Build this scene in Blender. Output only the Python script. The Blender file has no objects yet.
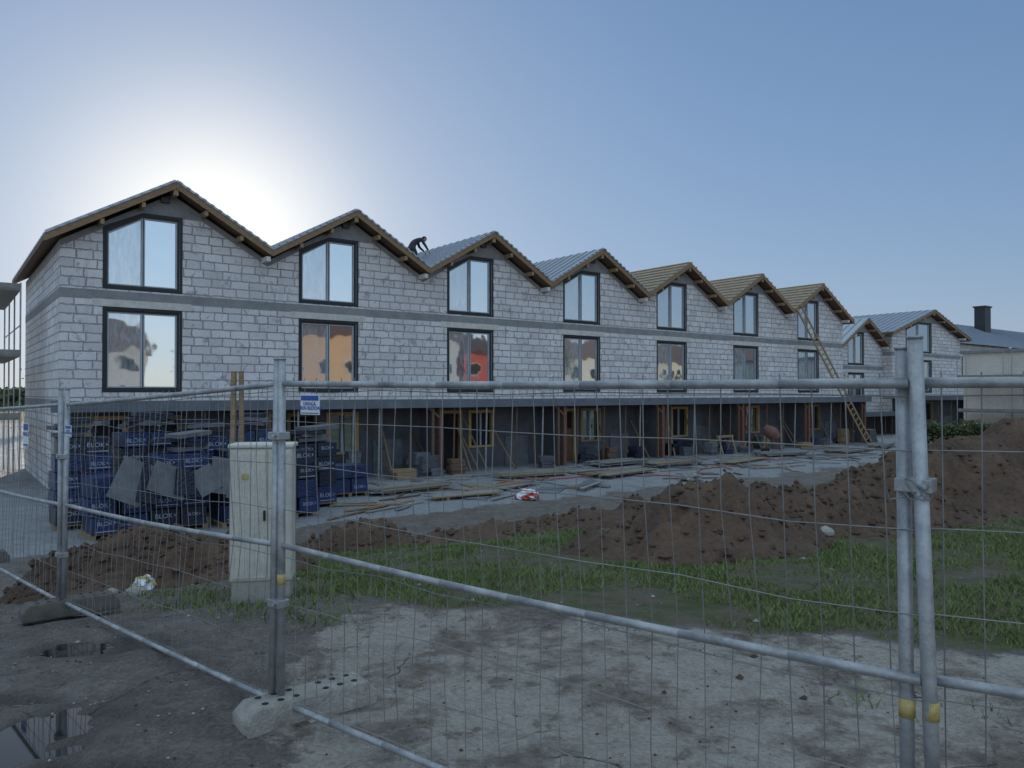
import bpy, bmesh, math, random
import numpy as np
from mathutils import Vector, Matrix, noise, Euler
random.seed(7); np.random.seed(7)
S=bpy.context.scene
COL=S.collection
CA,SA=math.cos(math.radians(37.1)),math.sin(math.radians(37.1))
def W(u,v): return (CA*u-SA*v, SA*u+CA*v)      # facade-aligned -> world
def V(x,y): return -SA*x+CA*y
def U(x,y): return CA*x+SA*y
def ss(t,a,b):
    t=max(0.0,min(1.0,(t-a)/(b-a))); return t*t*(3-2*t)
def fbm(x,y,z=0,o=4): return noise.fractal(Vector((x,y,z)),1.0,2.0,o)

# ---------------------------------------------------------------- materials
class NT:
    def __init__(s,name):
        s.m=bpy.data.materials.new(name); s.m.use_nodes=True
        s.t=s.m.node_tree; s.n=s.t.nodes; s.l=s.t.links
        s.b=s.n['Principled BSDF']; s.out=s.n['Material Output']
        s.tc=s.n.new('ShaderNodeTexCoord')
    def new(s,typ,**kw):
        n=s.n.new(typ)
        for k,v in kw.items(): setattr(n,k,v)
        return n
    def link(s,a,b): s.l.new(a,b)
    def noise(s,scale,detail=5,rough=.6,vec=None,dist=0):
        n=s.new('ShaderNodeTexNoise'); n.inputs['Scale'].default_value=scale
        n.inputs['Detail'].default_value=detail; n.inputs['Roughness'].default_value=rough
        n.inputs['Distortion'].default_value=dist
        s.link(vec or s.tc.outputs['Object'],n.inputs['Vector']); return n.outputs['Fac']
    def ramp(s,fac,stops):
        r=s.new('ShaderNodeValToRGB'); e=r.color_ramp.elements
        while len(e)<len(stops): e.new(.5)
        for i,(p,c) in enumerate(stops):
            e[i].position=p; e[i].color=(c if len(c)==4 else (*c,1)) if hasattr(c,'__len__') else (c,c,c,1)
        s.link(fac,r.inputs['Fac']); return r.outputs['Color']
    def mix(s,f,a,b,mode='MIX'):
        m=s.new('ShaderNodeMix',data_type='RGBA',blend_type=mode)
        for i,(sock,val) in enumerate(zip([m.inputs[0],m.inputs[6],m.inputs[7]],(f,a,b))):
            if isinstance(val,bpy.types.NodeSocket): s.link(val,sock)
            elif hasattr(val,'__len__'): sock.default_value=(*val[:3],1)
            elif i==0: sock.default_value=val
            else: sock.default_value=(val,val,val,1)
        return m.outputs[2]
    def math(s,op,a,b=0.5,clamp=False):
        m=s.new('ShaderNodeMath',operation=op,use_clamp=clamp)
        for i,val in enumerate((a,b)):
            if isinstance(val,bpy.types.NodeSocket): s.link(val,m.inputs[i])
            else: m.inputs[i].default_value=val
        return m.outputs[0]
    def attr(s,name):
        a=s.new('ShaderNodeAttribute'); a.attribute_name=name; return a.outputs['Fac']
    def bump(s,h,strength=.5,dist=.02):
        b=s.new('ShaderNodeBump'); b.inputs['Strength'].default_value=strength; b.inputs['Distance'].default_value=dist
        s.link(h,b.inputs['Height']); s.link(b.outputs['Normal'],s.b.inputs['Normal']); return b
    def set(s,col=None,rough=None,metal=None,spec=None):
        for k,v in (('Base Color',col),('Roughness',rough),('Metallic',metal),('Specular IOR Level',spec)):
            if v is None: continue
            if isinstance(v,bpy.types.NodeSocket): s.link(v,s.b.inputs[k])
            elif hasattr(v,'__len__'): s.b.inputs[k].default_value=(*v[:3],1)
            else: s.b.inputs[k].default_value=v
        return s.m
def simple(name,c,rough=.7,var=.35,scale=6,bump=.3,metal=0,bd=.01):
    t=NT(name); f=t.noise(scale,4,.65)
    lo=tuple(x*(1-var) for x in c); hi=tuple(min(1,x*(1+var)) for x in c)
    f2=t.noise(scale*9,3,.6)
    cc=t.ramp(f,[(.3,lo),(.7,hi)])
    cc=t.mix(.25,cc,t.ramp(f2,[(.3,tuple(x*.6 for x in c)),(.7,tuple(min(1,x*1.3) for x in c))]))
    t.set(cc,rough,metal)
    if bump: t.bump(f2,bump,bd)
    return t.m

def wall_mat(name='aerated_block_masonry'):
    t=NT(name)
    sep=t.new('ShaderNodeSeparateXYZ'); t.link(t.tc.outputs['Object'],sep.inputs[0])
    nz=t.new('ShaderNodeTexNoise'); nz.inputs['Scale'].default_value=5; t.link(t.tc.outputs['Object'],nz.inputs['Vector'])
    off=t.math('MULTIPLY',t.math('SUBTRACT',nz.outputs['Fac'],.5),.08)
    cx=t.math('ADD',t.math('ADD',sep.outputs[0],sep.outputs[1]),off); cz=t.math('ADD',sep.outputs[2],off)
    cmb=t.new('ShaderNodeCombineXYZ'); t.link(cx,cmb.inputs[0]); t.link(cz,cmb.inputs[1])
    br=t.new('ShaderNodeTexBrick'); t.link(cmb.outputs[0],br.inputs['Vector'])
    br.inputs['Scale'].default_value=1; br.inputs['Brick Width'].default_value=.6; br.inputs['Row Height'].default_value=.27
    br.inputs['Mortar Size'].default_value=.020; br.inputs['Mortar Smooth'].default_value=.15; br.inputs['Bias'].default_value=-.1
    br.offset=.42; br.squash=.72; br.squash_frequency=3
    br.inputs['Color1'].default_value=(.78,.73,.715,1); br.inputs['Color2'].default_value=(.56,.53,.52,1)
    # mortar tone varies over the wall
    mo=t.ramp(t.noise(1.1,4,.6),[(.35,(.13,.12,.12)),(.65,(.30,.285,.28))]); t.link(mo,br.inputs['Mortar'])
    big=t.noise(.5,5,.65); sm=t.noise(14,4,.7)
    c=t.mix(t.math('MULTIPLY',t.ramp(big,[(.38,0.),(.7,1.)]),.38),br.outputs['Color'],(.38,.36,.355))
    c=t.mix(.22,c,t.ramp(sm,[(.3,(.33,.31,.305)),(.65,(.82,.78,.765))]))
    sp=t.noise(2.6,5,.75,dist=.6)
    c=t.mix(t.math('MULTIPLY',t.ramp(sp,[(.57,0.),(.625,1.)]),.62),c,(.25,.232,.228))
    # run-down stains
    mp=t.new('ShaderNodeMapping'); mp.inputs['Scale'].default_value=(1.6,1.6,.22); t.link(t.tc.outputs['Object'],mp.inputs[0])
    rs=t.noise(1.5,5,.7,vec=mp.outputs[0])
    c=t.mix(t.math('MULTIPLY',t.ramp(rs,[(.55,0.),(.72,1.)]),.35),c,(.30,.28,.27))
    t.set(c,.92)
    t.bump(t.math('ADD',t.math('MULTIPLY',br.outputs['Fac'],-1.0),t.math('MULTIPLY',sm,.4)),.8,.02)
    return t.m
def wood_mat(name,c,scale=3):
    t=NT(name)
    mp=t.new('ShaderNodeMapping'); mp.inputs['Scale'].default_value=(scale,scale,scale*5); t.link(t.tc.outputs['Object'],mp.inputs[0])
    f=t.noise(2,4,.7,vec=mp.outputs[0],dist=1)
    t.set(t.ramp(f,[(.25,tuple(x*.5 for x in c)),(.5,c),(.75,tuple(min(1,x*1.35) for x in c))]),.75); t.bump(f,.3,.01); return t.m
def glass_mat(name,film,tint=(.80,.89,.97)):
    t=NT(name)
    g=t.new('ShaderNodeBsdfGlossy'); g.inputs['Roughness'].default_value=.03; g.inputs['Color'].default_value=(*tint,1)
    d=t.new('ShaderNodeBsdfDiffuse'); d.inputs['Color'].default_value=(.04,.045,.05,1)
    n=t.noise(.9,2,.5)
    b=t.new('ShaderNodeBump'); b.inputs['Strength'].default_value=.05; b.inputs['Distance'].default_value=.12; t.link(n,b.inputs['Height']); t.link(b.outputs[0],g.inputs['Normal'])
    m=t.new('ShaderNodeMixShader'); m.inputs[0].default_value=.64
    t.link(d.outputs[0],m.inputs[1]); t.link(g.outputs[0],m.inputs[2])
    last=m.outputs[0]
    if film:
        mp=t.new('ShaderNodeMapping'); mp.inputs['Scale'].default_value=(5,5,1.2); mp.inputs['Rotation'].default_value=(0,.35,0); t.link(t.tc.outputs['Object'],mp.inputs[0])
        n2=t.noise(1.6,4,.55,vec=mp.outputs[0],dist=.8)
        d2=t.new('ShaderNodeBsdfDiffuse'); t.link(t.ramp(n2,[(.3,(.30,.33,.36)),(.7,(.56,.60,.64))]),d2.inputs['Color'])
        m2=t.new('ShaderNodeMixShader'); t.link(t.math('MULTIPLY',t.ramp(n2,[(.3,.35),(.65,1.)]),film),m2.inputs[0])
        t.link(last,m2.inputs[1]); t.link(d2.outputs[0],m2.inputs[2]); last=m2.outputs[0]
    t.link(last,t.out.inputs['Surface']); return t.m

M={}
M['wall']=wall_mat()
M['conc']=simple('cast_concrete',(.25,.245,.245),.9,.25,2,.4)
M['lintel']=simple('pale_lintel',(.58,.54,.49),.9,.2,4)
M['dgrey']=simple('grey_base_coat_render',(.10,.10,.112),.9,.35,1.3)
M['slab']=simple('slab_edge_dark',(.13,.14,.165),.7,.25,2)
M['wood']=wood_mat('raw_timber',(.30,.20,.11))
M['rake']=wood_mat('brown_rake_board',(.25,.155,.085))
M['woodd']=wood_mat('impregnated_timber_brown',(.15,.085,.05))
M['woody']=wood_mat('fresh_spruce_timber',(.46,.31,.14))
M['rust']=simple('red_brown_primer',(.18,.075,.055),.7,.3,5)
M['metalroof']=simple('zinc_roof_sheet',(.34,.37,.41),.42,.12,1.5,.1,.75)
M['darkmetal']=simple('anthracite_metal',(.035,.037,.042),.45,.2,4,.05,.3)
M['frame']=simple('anthracite_window_frame',(.02,.022,.026),.5,.15,4,.05)
M['tape']=simple('black_sealing_tape',(.016,.017,.02),.6,.3,6,.2)
M['lightframe']=simple('grey_window_sash',(.42,.44,.47),.5,.15,4,.05)
M['glass']=glass_mat('window_glass',0)
M['glassf']=glass_mat('window_glass_with_film',.42)
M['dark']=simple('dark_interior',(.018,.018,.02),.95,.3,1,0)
M['blue']=simple('blue_wrapping_film',(.014,.030,.105),.3,.6,2.2,.9,0,.05)
M['blued']=simple('dark_blue_wrapping_film',(.011,.015,.035),.3,.5,2.2,.9,0,.05)
M['print']=simple('white_film_print',(.36,.39,.48),.5,.4,5,0)
M['greyblock']=simple('grey_insulation_board',(.14,.143,.155),.9,.35,3)
M['galv']=simple('galvanised_steel',(.36,.36,.365),.5,.4,9,.2,.45)
M['wire']=simple('galvanised_wire',(.24,.235,.23),.5,.25,7,0,.4)
M['foot']=simple('weathered_concrete_foot',(.31,.285,.25),.95,.45,7,.8,0,.02)
M['footd']=simple('muddy_concrete_foot',(.12,.105,.09),.95,.35,7,.7)
M['cab']=simple('grey_polyester_cabinet',(.54,.515,.45),.6,.16,4,.1)
M['cabd']=simple('cabinet_plinth_grey',(.34,.32,.28),.7,.2,5,.1)
M['white']=simple('white_plastic',(.72,.73,.74),.5,.08,5,.05)
M['signblue']=simple('blue_sign_paint',(.03,.09,.35),.5,.1,5,0)
M['yellow']=simple('yellow_tape',(.45,.34,.12),.6,.4,30,.1)
M['red']=simple('red_plastic',(.42,.04,.035),.5,.2,9,.1)
M['hose']=simple('black_rubber',(.02,.02,.02),.6,.2,9,.1)
M['board']=simple('plywood_sheet_grey',(.26,.245,.23),.85,.3,4)

# ---------------------------------------------------------------- mesh builder
class MB:
    def __init__(s): s.v=[];s.f=[];s.m=[];s.mats=[]
    def mi(s,m):
        m=M[m] if isinstance(m,str) else m
        if m not in s.mats: s.mats.append(m)
        return s.mats.index(m)
    def poly(s,pts,m):
        b=len(s.v); s.v+= [tuple(p) for p in pts]; s.f.append(tuple(range(b,b+len(pts)))); s.m.append(s.mi(m))
    def mesh(s,vs,fs,m,mat=None):
        b=len(s.v)
        for p in vs:
            s.v.append(tuple(mat@Vector(p)) if mat is not None else tuple(p))
        k=s.mi(m)
        for f in fs: s.f.append(tuple(b+i for i in f)); s.m.append(k)
    def box(s,c,d,m,rz=0,mat=None,rx=0,ry=0):
        x,y,z=[a/2 for a in d]
        vs=[(-x,-y,-z),(x,-y,-z),(x,y,-z),(-x,y,-z),(-x,-y,z),(x,-y,z),(x,y,z),(-x,y,z)]
        T=Matrix.Translation(c)@Euler((rx,ry,rz)).to_matrix().to_4x4()
        if mat is not None: T=mat@T
        s.mesh(vs,[(0,3,2,1),(4,5,6,7),(0,1,5,4),(1,2,6,5),(2,3,7,6),(3,0,4,7)],m,T)
    def bx(s,a,b,m,mat=None):
        s.box([(a[i]+b[i])/2 for i in range(3)],[abs(b[i]-a[i]) for i in range(3)],m,mat=mat)
    def beam(s,p,q,w,h,m):
        p=Vector(p);q=Vector(q);d=q-p; L=d.length
        R=d.to_track_quat('X','Z').to_matrix().to_4x4()
        s.box((L/2,0,0),(L,w,h),m,mat=Matrix.Translation(p)@R)
    def tube(s,p,q,r,m,n=6,r2=None,cap=True):
        p=Vector(p);q=Vector(q);d=q-p
        if d.length<1e-6:return
        R=d.to_track_quat('Z','Y').to_matrix(); r2=r if r2 is None else r2
        vs=[]
        for base,rr in ((p,r),(q,r2)):
            for i in range(n):
                a=2*math.pi*i/n; vs.append(base+R@Vector((math.cos(a)*rr,math.sin(a)*rr,0)))
        fs=[(i,(i+1)%n,n+(i+1)%n,n+i) for i in range(n)]
        if cap: fs+= [tuple(range(n-1,-1,-1)),tuple(range(n,2*n))]
        s.mesh(vs,fs,m)
    def path(s,pts,r,m,n=6):
        for a,b in zip(pts[:-1],pts[1:]): s.tube(a,b,r,m,n)
    def obj(s,name,parent=None,smooth=False,loc=None,rz=0,bevel=0):
        me=bpy.data.meshes.new(name); me.from_pydata(s.v,[],s.f)
        for m in s.mats: me.materials.append(m)
        me.polygons.foreach_set('material_index',s.m)
        if smooth: me.polygons.foreach_set('use_smooth',[len(f)==4 for f in s.f])
        me.update(); o=bpy.data.objects.new(name,me); COL.objects.link(o)
        if parent: o.parent=parent
        if loc: o.location=loc
        o.rotation_euler[2]=rz
        if bevel:
            b=o.modifiers.new('bevel','BEVEL'); b.width=bevel; b.segments=2; b.limit_method='ANGLE'
        return o
def empty(name,loc=(0,0,0),rz=0):
    e=bpy.data.objects.new(name,None); e.location=loc; e.rotation_euler[2]=rz; e.empty_display_size=.3; COL.objects.link(e); return e

# ---------------------------------------------------------------- terrain
PUD=[(-2.36,3.92,.20,.24),(-2.95,5.35,.30,.15),(-1.98,3.50,.2,.10),(-2.85,4.40,.14,.06),(-3.6,4.75,.22,.07),(-4.9,6.0,.35,.15)]
def pudd(x,y):
    r=9
    for px,py,a,b in PUD:
        q=math.hypot((x-px)/a,(y-py)/b)
        if q<7: r=min(r,q+.6*fbm(x*4,y*4,4,4))
    return r
def basez(x,y): return -1.25*ss(V(x,y),5,15.5)
def gz(x,y,fine=True):
    z=basez(x,y)
    if not fine: return z
    near=1-ss(math.hypot(x,y),20,45)
    if near<=0: return z
    v=V(x,y); padm=ss(v,15.8,16.8)
    amp=(.03 if padm<.5 else .015)*near
    left=1-ss(x,-2.2,-1.0)
    z+=amp*fbm(x*.8,y*.8,0,5)
    if padm<.5: z+=near*(.007+.024*left)*fbm(x*4,y*4,9,5)+near*left*.020*fbm(x*1.7+y*.4,y*1.7,12,4)
    if x<-.5 and y<8:
        q=pudd(x,y); z-= .045*(1-ss(q,.6,1.8))
    return z
def edge(x,y): return 6.0-.30*x+ .6*fbm(x*.9,y*.9,3,5)
def masks(x,y):
    v=V(x,y)
    e=edge(x,y)
    g=ss(y-e,-.1,.7)*(1-ss(v+.8*fbm(x*.5,y*.5,8),12.6,14.0))*ss(x+.8*fbm(x*.8,y*.8,5),-3.6,-2.4)
    p=ss(v+.35*fbm(x*.7,y*.7,6),16.2,16.8)
    c=(1-ss(y-e,-.25,.5))*ss(x+.5*fbm(x*1.1,y*1.1,7)+.12*(y-3.5),-1.45,-.75)
    far=ss(math.hypot(x,y),60,120)
    if far>0: g=max(g,far); p*=1-far; c*=1-far
    q=pudd(x,y) if (x<0 and y<9) else 9
    w=1-ss(q,.9,2.8)
    return g,p,c,w
def axis(a,b,step,lim,gr=1.13):
    c=list(np.arange(a,b,step)); s=step; x=c[-1]
    while x<lim: s*=gr; x+=s; c.append(x)
    s=step;x=a;pre=[]
    while x>-lim: s*=gr; x-=s; pre.append(x)
    return pre[::-1]+c
def grid(name,xs,ys,zf,mat,parent=None,attrs=None):
    nx,ny=len(xs),len(ys); vs=[];A=[]
    for y in ys:
        for x in xs:
            vs.append((x,y,zf(x,y)))
            if attrs: A.append(attrs(x,y))
    fs=[(j*nx+i,j*nx+i+1,(j+1)*nx+i+1,(j+1)*nx+i) for j in range(ny-1) for i in range(nx-1)]
    me=bpy.data.meshes.new(name); me.from_pydata(vs,[],fs); me.materials.append(mat)
    me.polygons.foreach_set('use_smooth',[True]*len(fs))
    if attrs:
        A=np.array(A,dtype=np.float32)
        for k,nm in enumerate(('grass','pad','conc','wet')):
            a=me.attributes.new(nm,'FLOAT','POINT'); a.data.foreach_set('value',A[:,k].copy())
    o=bpy.data.objects.new(name,me); COL.objects.link(o)
    if parent:o.parent=parent
    return o
def ground_mat():
    t=NT('site_ground')
    n1=t.noise(.9,5,.6); n2=t.noise(6,6,.7); n3=t.noise(38,4,.7); n4=t.noise(2.2,5,.65,dist=.8)
    def m3(a,b,c,f): return t.ramp(f,[(.3,a),(.5,b),(.7,c)])
    mud=m3((.095,.075,.063),(.185,.152,.13),(.30,.26,.23),n4)
    mud=t.mix(.45,mud,m3((.05,.04,.035),(.18,.15,.13),(.42,.365,.325),n2))
    mud=t.mix(.35,mud,m3((.05,.04,.035),(.175,.145,.125),(.42,.365,.325),n3))
    con=m3((.28,.235,.195),(.44,.385,.335),(.56,.505,.45),n1)
    con=t.mix(.5,con,m3((.16,.13,.105),(.42,.365,.315),(.62,.57,.515),n2))
    con=t.mix(.35,con,m3((.10,.085,.072),(.41,.36,.31),(.64,.59,.54),n3))
    st=t.noise(1.3,6,.70,dist=.4)
    con=t.mix(t.math('MULTIPLY',t.ramp(st,[(.49,0.),(.58,1.)]),.8),con,m3((.10,.075,.055),(.175,.138,.108),(.28,.235,.19),n2))
    st2=t.noise(3.4,6,.75)
    con=t.mix(t.math('MULTIPLY',t.ramp(st2,[(.56,0.),(.63,1.)]),.65),con,(.12,.092,.07))
    vo=t.new('ShaderNodeTexVoronoi',feature='DISTANCE_TO_EDGE'); vo.inputs['Scale'].default_value=.75
    dv=t.new('ShaderNodeVectorMath',operation='ADD'); nn=t.new('ShaderNodeTexNoise'); nn.inputs['Scale'].default_value=2.5; nn.inputs['Detail'].default_value=5
    sc=t.new('ShaderNodeVectorMath',operation='SCALE'); sc.inputs['Scale'].default_value=.55
    t.link(t.tc.outputs['Object'],nn.inputs['Vector']); t.link(nn.outputs['Color'],sc.inputs[0]); t.link(t.tc.outputs['Object'],dv.inputs[0]); t.link(sc.outputs[0],dv.inputs[1]); t.link(dv.outputs[0],vo.inputs['Vector'])
    crack=t.ramp(vo.outputs['Distance'],[(0.,1.),(.008,0.)])
    crm=t.math('MULTIPLY',crack,t.ramp(t.noise(.8,3,.5),[(.48,0.),(.62,.7)]))
    con=t.mix(crm,con,(.07,.055,.045))
    grs=m3((.065,.068,.028),(.105,.115,.042),(.16,.16,.065),n2)
    grs=t.mix(t.ramp(n4,[(.42,0.),(.60,.9)]),grs,(.165,.122,.085))
    pad=m3((.25,.25,.26),(.34,.34,.35),(.43,.43,.435),n2)
    pad=t.mix(.3,pad,m3((.11,.11,.115),(.32,.32,.325),(.5,.5,.5),n3))
    pad=t.mix(t.math('MULTIPLY',t.ramp(n1,[(.5,0.),(.7,1.)]),.5),pad,(.20,.18,.165))
    def mk(a):
        return t.ramp(t.math('ADD',t.attr(a),t.math('MULTIPLY',t.math('SUBTRACT',n2,.5),1.3)),[(.36,0.),(.62,1.)])
    mc=mk('conc')
    c=t.mix(mk('grass'),mud,grs); c=t.mix(mc,c,con); c=t.mix(mk('pad'),c,pad)
    wet=t.attr('wet')
    c=t.mix(t.math('MULTIPLY',wet,.65),c,(.045,.037,.03))
    base=t.ramp(t.noise(1.6,5,.6),[(.42,.5),(.58,.92)])
    left=t.math('SUBTRACT',1.0,mc)
    r=t.mix(wet,t.mix(left,.93,base),.22)
    t.set(c,r,spec=.3)
    h=t.math('ADD',t.math('MULTIPLY',n2,1.2),t.math('ADD',t.math('MULTIPLY',n3,.7),t.math('MULTIPLY',crm,-1.2)))
    t.bump(h,1.0,.07)
    return t.m
GM=ground_mat()
xs=axis(-8,11,.065,900); ys=axis(2.2,15,.065,900)
grid('ground',xs,ys,gz,GM,attrs=masks)

# puddles
tw=NT('puddle_water'); tw.set((.02,.018,.015),.03,0,.8)
tw.b.inputs['IOR'].default_value=1.33
for px,py,a,b in PUD:
    mb=MB(); z0=min(gz(px+dx*a*.3,py+dy*b*.3) for dx in(-1,0,1) for dy in (-1,0,1))+.020
    N=28; pts=[]
    for i in range(N):
        an=2*math.pi*i/N; pts.append((px+math.cos(an)*a*1.5,py+math.sin(an)*b*1.5,z0))
    mb.poly(pts,tw.m); mb.obj('puddle')

# soil mounds
ts=NT('excavated_soil')
a1=ts.noise(1.5,5,.65,dist=.5); a2=ts.noise(14,6,.75)
c=ts.ramp(a1,[(.3,(.06,.034,.022)),(.5,(.12,.068,.043)),(.7,(.19,.115,.074))])
c=ts.mix(.4,c,ts.ramp(a2,[(.3,(.028,.018,.012)),(.7,(.24,.155,.105))]))
ts.set(c,.95); ts.bump(a2,1,.06); M['soil']=ts.m
def mound(name,ridge,x0,x1,y0,y1,step,seed,fr=1.0):
    segs=[]
    for i in range(len(ridge)-1): segs.append((ridge[i],ridge[i+1]))
    def zf(x,y):
        best=-1
        wx=x+.35*fbm(x*.9,y*.9,seed,3); wy=y+.35*fbm(x*.9,y*.9,seed+5,3)
        for (ax,ay,ah,aw),(bx,by,bh,bw) in segs:
            dx,dy=bx-ax,by-ay; t=max(0,min(1,((wx-ax)*dx+(wy-ay)*dy)/(dx*dx+dy*dy+1e-9)))
            d=math.hypot(wx-ax-t*dx,wy-ay-t*dy); h=ah+(bh-ah)*t; w=aw+(bw-aw)*t
            q=d/w
            best=max(best,h*(math.exp(-q*q*1.3)-.10))
        n=fbm(x*1.7,y*1.7,seed,6); n2=abs(fbm(x*4.5,y*4.5,seed+2,5))
        k=min(1,max(0,best/.25))
        return gz(x,y,True)+best+ k*(.17*n+.14*n2)-(.05 if best<0 else 0)
    o=grid(name,list(np.arange(x0,x1,step)),list(np.arange(y0,y1,step)),zf,M['soil'])
    mb=MB(); 
    for i in range(int(900*fr)):
        r=random.choice(ridge[:4]) if random.random()<.5 else random.choice(ridge)
        x=r[0]+random.gauss(0,r[3]*1.0); y=r[1]+random.gauss(0,r[3]*.9)
        if not(x0<x<x1 and y0<y<y1): continue
        s=random.uniform(.010,.045)*(1.7 if random.random()<.1 else 1); z=zf(x,y)
        vs=[Vector((a,b,c))*s*random.uniform(.7,1.2) for a,b,c in((1,0,0),(-1,.1,0),(0,1,0),(.1,-1,0),(0,0,.9),(0,0,-1),(.7,.6,.5),(-.6,.6,.5))]
        mb.mesh([(p.x+x,p.y+y,p.z+z+s*.3) for p in vs],[(0,6,4),(6,2,4),(2,7,4),(7,1,4),(1,3,4),(3,0,4),(0,2,6),(2,1,7),(0,5,2),(2,5,1),(1,5,3),(3,5,0)],M['soil'])
    mb.obj('soil_clods',parent=o)
    return zf
mr=mound('soil_mound',[(2.0,9.0,.68,.95),(3.4,9.8,.52,.85),(4.6,10.5,.50,.85),(6.1,11.6,.85,1.05),(8.6,13.2,1.30,1.4),(12,15.6,1.5,1.6),(17,19,1.4,1.7)],-.5,20.5,6.8,22.5,.08,3,1.6)
mound('soil_mound',[(-5.6,9.6,.45,.6),(-4.7,9.3,.70,.75),(-3.9,9.2,.6,.6),(-3.3,9.5,.5,.5)],-7.5,-1.9,7.6,11.6,.06,11)
mound('soil_mound',[(-3.3,12.9,.38,.5),(-2.4,12.7,.5,.5),(-1.2,12.6,.22,.5),(.4,12.4,.20,.45),(2,12.6,.3,.6)],-4.8,3.6,11.2,14.2,.07,21,.6)

# grass blades
tg=NT('grass_blades')
gn=tg.noise(1.2,4,.6); gn2=tg.noise(30,2,.5)
tg.set(tg.mix(.5,tg.ramp(gn,[(.3,(.09,.125,.03)),(.6,(.15,.205,.045)),(.75,(.23,.23,.085))]),tg.ramp(gn2,[(.3,(.07,.095,.025)),(.7,(.23,.28,.075))])),.7)
gv=[];gf=[]
def blade(x,y,z,h):
    a=random.uniform(0,6.28); w=random.uniform(.003,.006)*(1+h*4)*(1+y*.04); l=random.uniform(.3,1.3)*h; b=random.uniform(0,6.28)
    k=len(gv); ca,sa=math.cos(a)*w,math.sin(a)*w
    gv.extend([(x-ca,y-sa,z-.01),(x+ca,y+sa,z-.01),(x+math.cos(b)*l,y+math.sin(b)*l,z+h)]); gf.append((k,k+1,k+2))
for i in range(420000):
    x=random.uniform(-4,13); y=3.8+ 14*random.random()**1.35
    if abs(x)>y*.72+.6: continue
    g=masks(x,y)[0]
    pn=.34+1.1*fbm(x*.75,y*.75,31,4)+.5*fbm(x*2.6,y*2.6,37,3)
    right=ss(x,1.0,4.5)*.30
    if g*(pn+right)<random.uniform(.2,.7): continue
    z=gz(x,y)
    h=random.uniform(.012,.05)*(.6+g*.6)
    if random.random()<.02:h*=2
    blade(x,y,z,h)
for cx,cy,r,k in [(-2.05,6.4,.3,400),(-1.7,6.9,.35,400),(-2.9,7.0,.3,350),(1.95,4.4,.12,30),(-1.5,5.9,.2,160),(2.6,4.2,.15,30),(-3.4,7.7,.3,260)]:
    for i in range(k):
        x=cx+random.gauss(0,r);y=cy+random.gauss(0,r*.7); blade(x,y,gz(x,y),random.uniform(.02,.09))
me=bpy.data.meshes.new('grass'); me.from_pydata(gv,[],gf); me.materials.append(tg.m)
COL.objects.link(bpy.data.objects.new('grass',me)); print('blades',len(gf))

# pebbles / rubble
mb=MB(); M['stone']=simple('rubble_stone',(.33,.30,.265),.9,.45,9,.5)
for i in range(6500):
    x=random.uniform(-7,8); y=2.6+random.random()**1.4*11
    if pudd(x,y)<1.3 or abs(x)>y*.75+.5: continue
    if x>-1 and random.random()<.45: continue
    s=random.uniform(.003,.012)*(2.4 if random.random()<.06 else 1); z=gz(x,y)
    vs=[(a*s*random.uniform(.7,1.3)+x,b*s*random.uniform(.7,1.3)+y,c*s*random.uniform(.5,.9)+z+s*.2) for a,b,c in((1,0,0),(-1,0,0),(0,1,0),(0,-1,0),(0,0,1),(0,0,-1))]
    mb.mesh(vs,[(0,2,4),(2,1,4),(1,3,4),(3,0,4),(0,5,2),(2,5,1),(1,5,3),(3,5,0)],'stone' if random.random()<.5 else 'soil')
for (x,y,s) in [(3.75,9.1,.09),(3.1,8.1,.07),(4.6,8.7,.07),(-3.9,7.9,.10),(5.2,8.9,.07),(-4.3,8.2,.07)]:
    z=mr(x,y) if x>0 else gz(x,y)
    bmx=bmesh.new(); bmesh.ops.create_icosphere(bmx,subdivisions=2,radius=s)
    for v_ in bmx.verts: v_.co*=1+.5*fbm(v_.co.x*6+x,v_.co.y*6,v_.co.z*6,3); v_.co.z*=.7
    vs=[(v_.co.x+x,v_.co.y+y,v_.co.z+z+s*.25) for v_ in bmx.verts]; fs=[[q.index for q in f.verts] for f in bmx.faces]
    mb.mesh(vs,fs,'stone'); bmx.free()
mb.obj('rubble')

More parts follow.
